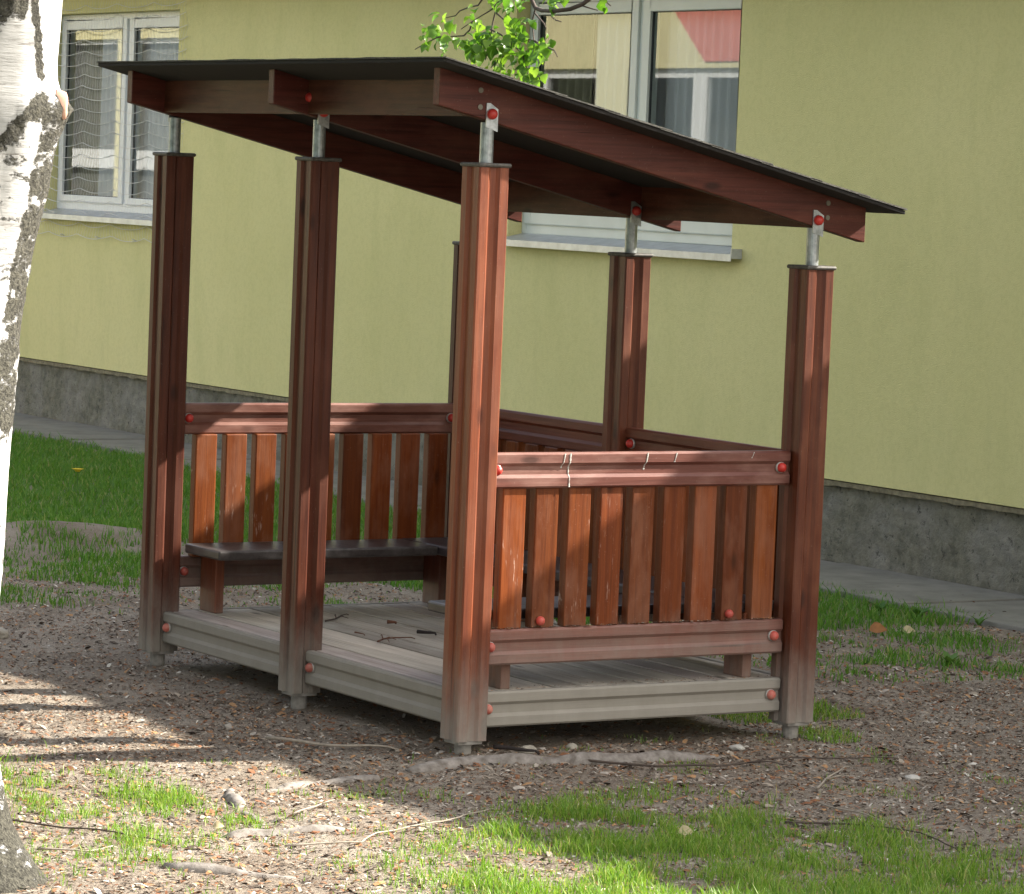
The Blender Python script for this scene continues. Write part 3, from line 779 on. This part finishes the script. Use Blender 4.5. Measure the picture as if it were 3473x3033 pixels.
root([(-1.02, -.27), (-1.08, -.38), (-1.12, -.52), (-1.16, -.66), (-1.17, -.82)], [.012, .022, .028, .030, .012], 'thin bent root running toward the camera in the sunlit chips')
root([(-1.02, -1.02), (-1.16, -.98), (-1.32, -.93), (-1.44, -.96)], [.012, .036, .034, .012], 'short broad grey root in the middle of the sunlit foreground')
root([(-1.52, -1.62), (-1.63, -1.52), (-1.74, -1.42), (-1.84, -1.33)], [.015, .040, .040, .015], 'pale root close to the bottom edge left of the grass')

# ------------------------------------------------------------------ stones, twigs, leaves
def stone(x, y, r, label, mat='stone', sq=.6):
    bm = bmesh.new(); bmesh.ops.create_icosphere(bm, subdivisions=3, radius=r)
    s = random.random()*50
    for v in bm.verts:
        k = 1+.28*noise.noise(v.co/r*1.2+Vector((s, 0, 0))); v.co *= k; v.co.z *= sq
    me = bpy.data.meshes.new('stone'); bm.to_mesh(me); bm.free(); me.materials.append(M[mat])
    o = bpy.data.objects.new('stone', me); C.objects.link(o); o.location = (x, y, gz(x, y)+r*sq*.45); o.rotation_euler = (0, 0, s)
    return tag(o, label, 'stone', 'stones on the bare soil')
stone(.29, .0, .030, 'pale angular stone beside the foot of the near post')
stone(.50, .04, .022, 'small tan stone under the front rim board')
stone(1.10, -.12, .030, 'pale flat stone beside the right front post', 'whitestone', .4)
stone(1.34, -.82, .030, 'white stone half buried in bare soil to the right', 'whitestone', .35)
stone(-.24, 3.33, .055, 'grey rounded stone at the left edge beyond the birch')
def twig(pts, r, label, mat='twig', base=None, group='twigs on the bare soil', side=()):
    r *= .72 if base is None else 1
    m_ = MB(); ps = []
    for i in range(len(pts)-1):
        for q in range(5):
            t = q/5; x = pts[i][0]*(1-t)+pts[i+1][0]*t; y = pts[i][1]*(1-t)+pts[i+1][1]*t
            x += .008*noise.noise(Vector((x*9, y*9, 2))); y += .008*noise.noise(Vector((x*9, y*9, 7)))
            ps.append((x, y, (gz(x, y) if base is None else base)+r*1.3+.004+.006*(1+noise.noise(Vector((x*5, y*5, 3))) if base is None else 0)))
    ps.append((*pts[-1], (gz(*pts[-1]) if base is None else base)+r))
    n = len(ps); m_.tube(ps, [r*(1-.55*i/n) for i in range(n)], 7)
    for at_, dx, dy in side:
        p0 = ps[int(at_*(n-1))]; m_.tube([p0, (p0[0]+dx*.5, p0[1]+dy*.5, p0[2]+.012), (p0[0]+dx, p0[1]+dy, p0[2]+.004)], [r*.6, r*.5, r*.3], 6)
    return tag(obj('twig', m_, mat, smooth=True), label, 'twig', group)
twig([(.36, -.22), (.55, -.40), (.78, -.47), (1.02, -.40), (1.30, -.47), (1.55, -.52)], .0065, 'long thin twig curving in front of the long root', 'twig', side=((.2, -.1, -.12), (.55, .1, -.12)))
twig([(.83, -.95), (.98, -.80), (1.26, -.57)], .006, 'straight pale twig slanting up on bare soil at the right', 'paletwig', side=((.5, .12, -.02),))
twig([(.35, -1.42), (.52, -1.52), (.66, -1.72), (.60, -2.0)], .0055, 'dark twig running through the green tufts at the lower right', side=((.4, .1, .05),))
twig([(.66, -1.18), (.67, -1.42), (.60, -1.66)], .005, 'upright-looking grey twig at the right end of the grass', 'paletwig')
twig([(-1.98, -.55), (-1.80, -.80), (-1.62, -1.05)], .005, 'dark twig among the yellow-green grass at the lower left', side=((.5, .08, .1),))
twig([(-1.35, -1.25), (-1.12, -1.30), (-.98, -1.15), (-.6, -1.0), (-.36, -.85)], .0045, 'long curved pale stalk on the sunlit chips', 'paletwig', side=((.6, .02, -.14),))
twig([(-1.05, -.75), (-.9, -.66), (-.78, -.55)], .004, 'pale forked stalk beside the thin bent root', 'paletwig', side=((.5, .1, -.03),))
twig([(-.45, .55), (-.25, .33), (-.1, .22)], .009, 'pale stick lying in the shade left of the near post', 'paletwig')
twig([(-2.05, -1.05), (-1.93, -1.12), (-1.8, -1.05)], .005, 'pale straw lying near the foot of the birch', 'paletwig')
twig([(.16, .02), (.22, -.05), (.28, -.09)], .012, 'thick dark stick tip under the front rim board beside the near post', 'darkstick')
twig([(.69, 1.455), (.715, 1.425), (.742, 1.393)], .008, 'short dark stick on the pavilion deck', 'darkstick', .161, 'sticks on the deck')
twig([(.41, 1.274), (.47, 1.33), (.53, 1.352), (.617, 1.342)], .004, 'branched reddish twig in the middle of the deck', 'redstick', .161, 'sticks on the deck', ((.45, -.05, -.12), (.35, .03, .07), (.25, .05, -.03)))
twig([(.464, 1.54), (.470, 1.51), (.473, 1.478)], .0035, 'tiny reddish twig left of the branched twig on the deck', 'redstick', .161, 'sticks on the deck')
twig([(.726, 1.748), (.74, 1.738), (.757, 1.728)], .0085, 'reddish bark piece on the deck behind the twigs', 'redstick', .161, 'sticks on the deck')
twig([(.52, 1.87), (.583, 1.913), (.66, 2.0), (.729, 2.058)], .004, 'thin dark twig at the back of the deck', 'twig', .161, 'sticks on the deck', ((.35, .05, -.02), (.45, .02, .05)))
def leafmesh(c, d, up, l, wd, curl=.2, fold=.25):
    d = Vector(d).normalized(); up = Vector(up).normalized(); s = d.cross(up).normalized(); up = s.cross(d)
    prof_ = [(0, 0), (.12, .55), (.35, 1.), (.6, .85), (.82, .42), (1, 0)]
    vs = []
    for t, q in prof_:
        cen = Vector(c)+d*l*t+up*l*(curl*t*(1-t)*2-curl*t*t)
        vs += [cen-s*wd*q*.5+up*wd*q*fold*.5, cen, cen+s*wd*q*.5+up*wd*q*fold*.5]
    fs = []
    for i in range(5): fs += [(i*3, i*3+1, i*3+4, i*3+3), (i*3+1, i*3+2, i*3+5, i*3+4)]
    return vs, fs
for x, y, mt, sz, lb_ in ((3.62, 2.36, 'deadleaf', .085, 'orange-brown dead leaf in the grass right of the pavilion'), (3.78, 2.32, 'tanleaf', .06, 'pale tan dead leaf right of the orange-brown leaf'), (-.15, -1.55, 'tanleaf', .05, 'bright dry leaf in the sunlit foreground grass'), (-1.42, -.92, 'tanleaf', .035, 'cream bark flake on the sunlit chips below the left grass')):
    m_ = MB(); m_.add(*leafmesh((x, y, gz(x, y)+.03), (.8, -.5, .15), (-.3, -.6, .75), sz, sz*.8)); tag(obj('dead_leaf', m_, mt, smooth=True), lb_, 'leaf', 'dead leaves on the ground')
m_ = MB(); x, y = 3.0, 9.4; z = gz(x, y)
m_.tube([(x, y, z), (x, y, z+.12)], .003, 6, 1)
for k in range(26):
    a = k*2.4; r = .036*(k/26)**.5
    m_.add(*leafmesh((x+math.cos(a)*r*.4, y+math.sin(a)*r*.4, z+.12), (math.cos(a), math.sin(a), .9), (0, 0, 1), .036, .014), 0)
dl = thing('dandelion', (x, y, z), 'yellow dandelion flower in the lawn on the left', 'flower'); obj('flower_head', m_, ['yellow', 'weed'], dl)
for x, y, n, sz, lb_ in ((4.30, 2.85, 6, .10, 'broad-leaved weed at the edge of the apron on the right'), (4.22, 3.05, 5, .085, 'smaller weed left of the broad-leaved weed by the apron'), (4.42, 2.55, 4, .08, 'weed right of the broad-leaved weed by the apron'), (3.35, 1.45, 5, .09, 'low weed in thin grass near the right edge')):
    m_ = MB()
    for k in range(n):
        a = k*2.4+.4; m_.add(*leafmesh((x, y, gz(x, y)), (math.cos(a), math.sin(a), .9+.5*random.random()), (-math.cos(a)*.6, -math.sin(a)*.6, 1), sz*(.7+.5*random.random()), sz*.38, .15))
    tag(obj('weed_plant', m_, 'weed', smooth=True), lb_, 'plant', 'weeds along the right lawn')

# ------------------------------------------------------------------ hanging leafy branch
LV = [(4.448,2.716),(4.629,2.615),(4.51,2.648),(4.333,2.612),(4.376,2.653),(4.138,2.629),(4.463,2.558),(4.57,2.545),(4.276,2.556),(4.142,2.515),(4.031,2.581),(4.016,2.547),(3.912,2.526),(4.196,2.705),(3.89,2.74),(3.727,2.743),(3.831,2.625),(3.757,2.644),(3.696,2.663),(3.742,2.611),(3.566,2.576),(3.528,2.549),(3.712,2.538),(3.636,2.517),(3.548,2.497),(3.771,2.492),(3.958,2.459),(3.895,2.473),(3.877,2.566),(3.741,2.425),(3.604,2.425),(3.542,2.411),(3.777,2.572),(3.967,2.58),(3.689,2.564),(3.482,2.751),(3.421,2.744),(3.03,2.736),(2.997,2.748),(3.956,2.768),(3.863,2.719),(4.146,2.555),(4.212,2.576),(4.409,2.551),(4.548,2.621),(3.994,2.601),(4.079,2.528),(3.665,2.412),(3.868,2.452),(3.588,2.537)]
TW = [[(3.106,2.808),(3.231,2.753),(3.335,2.723),(3.455,2.715),(3.566,2.727),(3.628,2.745),(3.669,2.788),(3.71,2.849)],[(3.71,2.849),(3.833,2.812),(3.956,2.768),(4.017,2.729),(4.08,2.71),(4.181,2.684),(4.284,2.652)],[(4.061,2.803),(4.134,2.751),(4.225,2.749),(4.304,2.741),(4.342,2.721),(4.434,2.709)],[(3.956,2.768),(3.978,2.721),(3.999,2.668),(4.008,2.608),(4.016,2.554),(4.05,2.487)],[(3.978,2.721),(3.873,2.679),(3.782,2.638),(3.717,2.611),(3.617,2.596),(3.54,2.556)],[(4.023,2.641),(3.919,2.613),(3.814,2.572),(3.737,2.545)],[(4.181,2.684),(4.204,2.644),(4.255,2.617),(4.36,2.612),(4.492,2.593),(4.598,2.56),(4.699,2.54)],[(3.628,2.745),(3.649,2.696),(3.639,2.636),(3.629,2.596),(3.578,2.569)],[(3.8,2.542),(3.873,2.519),(3.947,2.486),(3.996,2.453)],[(3.737,2.545),(3.682,2.471),(3.605,2.438),(3.554,2.411)],[(3.455,2.715),(3.49,2.693),(3.452,2.673),(3.403,2.662)],[(3.242,2.747),(3.171,2.739),(3.1,2.731)],[(3.106,2.808),(3.033,2.768),(2.997,2.748)],[(3.503,2.549),(3.453,2.529),(3.426,2.496)],[(3.639,2.728),(3.549,2.668),(3.528,2.641)]]
br = thing('leafy_branch', (2.5, 3.3, 2.9), 'drooping leafy twigs with fresh green leaves hanging in front of the window above the roof', 'branch')
m_ = MB()
def bp_(y, z, e=0.):
    s_ = .30*noise.noise(Vector((y*2.3, z*3.1, 0)))+e      # depth of the twig, nearer or farther
    return (2.5+.533*s_, y+.843*s_, z-.07*s_)
for i, t in enumerate(TW):
    r0 = (.010 if i == 0 else .0045)
    pts = [bp_(y, z) for y, z in t]
    m_.tube(pts, [r0*(1-.6*q/len(pts)) if i else r0 for q in range(len(pts))], 6)
m_.tube([bp_(3.71, 2.849), (2.45, 3.8, 3.2), (2.2, 3.9, 3.9), (1.9, 3.7, 4.8)], [.012, .016, .024, .035], 8)
m_.tube([bp_(3.106, 2.808), (2.5, 3.1, 2.95), (2.4, 3.5, 3.4), (2.2, 3.9, 3.9)], [.009, .011, .014, .018], 8)
m_.tube([bp_(4.061, 2.803), (2.5, 3.95, 3.0), (2.45, 3.8, 3.2)], [.005, .007, .009], 6)
obj('twigs', m_, 'twig', br, smooth=True)
m_ = MB()
rl = random.Random(3)
for (y, z) in LV:
    for k in range((4 if y > 4.2 else 7) if y > 3.3 else 3):
        yy, zz_ = y+rl.uniform(-.055, .055), z+rl.uniform(-.035, .035); xx, yy, zz_ = bp_(yy, zz_, rl.uniform(-.10, .10))
        d = Vector((rl.uniform(-.7, .4), rl.uniform(-.8, .8), rl.uniform(-1.1, .1)))
        up = Vector((rl.uniform(-.9, .3), rl.uniform(-.8, .4), rl.uniform(.2, 1.)))
        l = rl.uniform(.042, .072) if rl.random() < .8 else rl.uniform(.025, .04)
        m_.add(*leafmesh((xx, yy, zz_+.015), d, up, l, l*rl.uniform(.72, .92), .2, .3))
obj('foliage', m_, 'leaf', br, smooth=True)

# ------------------------------------------------------------------ grass and litter
def inpoly(x, y, P):
    c = False; j = len(P)-1
    for i in range(len(P)):
        xi, yi = P[i]; xj, yj = P[j]
        if (yi > y) != (yj > y) and x < (xj-xi)*(y-yi)/(yj-yi)+xi: c = not c
        j = i
    return c
LAWN = [(.15, 4.5), (.85, 4.0), (1.9, 3.4), (2.3, 2.2), (2.55, 1.35), (3.3, 1.0), (3.9, 1.6), (4.38, 2.5), (4.48, 3.6), (4.48, 12.), (4.45, 14.3), (-2.2, 16), (-1.2, 9), (.0, 6.5)]
FG = [(-.58, -.92), (-.1, -.88), (.23, -1.05), (.60, -1.38), (.62, -2.1), (.4, -3.), (-1.5, -3.), (-1.35, -2.0), (-.90, -1.35)]
FL = [(-1.75, .35), (-1.3, .25), (-1.1, -.3), (-1.25, -.8), (-1.45, -1.1), (-1.75, -1.35), (-2.2, -1.3), (-2.7, -.6), (-2.3, .4)]
def lawn_d(x, y):
    wx, wy = x+.22*fbm(x, y, 1.6), y+.30*fbm(x, y, 1.6, 3, 9.)
    wx += random.gauss(0, .10); wy += random.gauss(0, .16)
    if not inpoly(wx, wy, LAWN): return 0
    for mx, my, a, b_, h in MOUND[:2]:
        if ((wx-mx)/a)**2+((wy-my)/(b_*1.25))**2 < 1+1.2*fbm(x, y, 2.8, 3, 6.): return .04
    if y < 6.3 and x < 2.4: return max(.03, min(1, .42+1.5*fbm(x*.8, y*.5, 2.1, 3, 4.)+.25*(y-5.2)))
    if x > 2.2 and y < 2.6: return max(.08, min(1, .34+.9*fbm(x, y, 2.2, 3, 2.)+.5*fbm(x, y, 7., 2, 8.)))
    return 1
def fg_d(x, y):
    wx, wy = x+.16*fbm(x, y, 2.), y+.18*fbm(x, y, 2., 3, 9.)
    c = fbm(x, y, 3.4, 3, 5.)+.5*fbm(x, y, 11., 2, 3.)
    wx += random.gauss(0, .13); wy += random.gauss(0, .15)
    if inpoly(wx, wy, FG): return max(.06, min(1, .40+.9*c+.25*max(0, -1.3-y)))
    if inpoly(wx, wy, FL): return max(.04, min(1, .15+.9*c))
    if x < 1.8 and y < .3 and c > .5: return .15
    if math.hypot(x-1.62, (y-.05)) < .13 or (1.5 < x < 2.1 and .4 < y < 1.6): return .5
    return 0
CAMXY = Vector((-6.42, -10.43)); FD = Vector((.533, .843)).normalized(); RD = Vector((FD.y, -FD.x))
def inview(x, y, mrg=1.08):
    d = Vector((x, y))-CAMXY; dp = d.dot(FD); return dp > 1 and abs(d.dot(RD)) < dp*.1425*mrg+.15
def blades(name, n, box, dens, h0, h1, wd, mat, label, seed):
    rg = random.Random(seed); V = []; F = []; cnt = 0; tries = 0
    while cnt < n and tries < n*14:
        tries += 1
        x, y = rg.uniform(box[0], box[1]), rg.uniform(box[2], box[3])
        if not inview(x, y) and (rg.random() < .35 or not inview(x, y, 2.2)): continue
        dv = dens(x, y)
        if dv <= 0 or rg.random() > dv: continue
        h = rg.uniform(h0, h1)*(.45+.7*min(1, dv))*(1.5 if rg.random() < .04 else 1); a = rg.uniform(0, 6.283); lean = rg.uniform(.1, .75)*h
        w2 = wd*rg.uniform(.7, 1.3)/2; z = gz(x, y)-.006
        cx, cy = math.cos(a), math.sin(a); b_ = rg.uniform(0, 6.283); sx, sy = math.cos(b_)*w2, math.sin(b_)*w2
        o = len(V)
        V += [(x-sx, y-sy, z), (x+sx, y+sy, z), (x+cx*lean*.35-sx*.8, y+cy*lean*.35-sy*.8, z+h*.6), (x+cx*lean*.35+sx*.8, y+cy*lean*.35+sy*.8, z+h*.6), (x+cx*lean, y+cy*lean, z+h*.95)]
        F += [(o, o+1, o+3, o+2), (o+2, o+3, o+4)]; cnt += 1
    me = bpy.data.meshes.new(name); me.from_pydata(V, [], F); me.materials.append(M[mat]); o = bpy.data.objects.new(name, me); C.objects.link(o)
    return tag(o, label, 'grass', None, 'stuff')
blades('grass', 128000, (-1.6, 4.6, 1.0, 15.), lawn_d, .028, .060, .0062, 'grassfar', 'green shaded lawn between the pavilion and the building', 1)
blades('grass', 50000, (-3., 2.2, -3.2, 1.6), fg_d, .020, .062, .0032, 'grass', 'patchy grass tufts on the bare soil in front of the pavilion', 2)
# litter
rg = random.Random(5); V = []; F = []; cnt = 0
while cnt < 150000:
    x, y = rg.uniform(-3.6, 5.), (rg.uniform(-3.6, 5.5) if rg.random() < .72 else rg.uniform(-3.6, 1.5))
    if not inview(x, y) and (rg.random() < .5 or not inview(x, y, 2.2)): continue
    if 4.5 < x: 
        if rg.random() > .01 or x > 5.25: continue
    d = lawn_d(x, y) if y > .9 else 0
    if rg.random() < d*.93: continue
    if .06 < x < 1.5 and .1 < y < 2.3 and rg.random() < .6: continue
    l = rg.uniform(.005, .021)*(1 if rg.random() < .95 else 2.0); w_ = l*rg.uniform(.14, .55); a = rg.uniform(0, 6.283)
    z = gz(x, y)+rg.uniform(.000, .006); t1, t2 = rg.uniform(-.45, .45), rg.uniform(-.45, .45)
    ca, sa = math.cos(a), math.sin(a); o = len(V)
    if x > 4.5: z = -.030
    for (u, v, k) in ((-1, -1, 0), (0, -1.1, .22), (1, -.7, 0), (1, .8, 0), (0, 1.1, .22), (-1, .9, 0)):
        px, py = u*l/2, v*w_/2
        V.append((x+ca*px-sa*py, y+sa*px+ca*py, z+px*t1+py*t2+k*w_))
    F += [(o, o+1, o+4, o+5), (o+1, o+2, o+3, o+4)]; cnt += 1
# crumbs caught on the rail ledge between the slats
for k in range(520):
    if k < 330: x, y, z = rg.uniform(.14, 1.39), Y_CD+rg.uniform(.001, .034), ZM+rg.uniform(.001, .006)
    else: x, y, z = rg.uniform(.14, 1.39), Y_CD+rg.uniform(.004, .10), ZL+rg.uniform(.001, .004)
    if k < 330 and ((x-.190) % .1356) < .094: y = Y_CD+rg.uniform(.001, .012)
    l = rg.uniform(.003, .008); o = len(V); a = rg.uniform(0, 6.28); ca, sa = math.cos(a)*l, math.sin(a)*l
    V += [(x-ca, y-sa, z), (x+sa*.6, y-ca*.6, z+.001), (x+ca, y+sa, z+.001), (x-sa*.6, y+ca*.6, z+.002)]; F += [(o, o+1, o+2, o+3)]
me = bpy.data.meshes.new('leaf_litter'); me.from_pydata(V, [], F); me.materials.append(M['litter']); o = bpy.data.objects.new('leaf_litter', me); C.objects.link(o)
tag(o, 'brown bark chips and leaf crumbs scattered over the bare soil', 'litter', None, 'stuff')
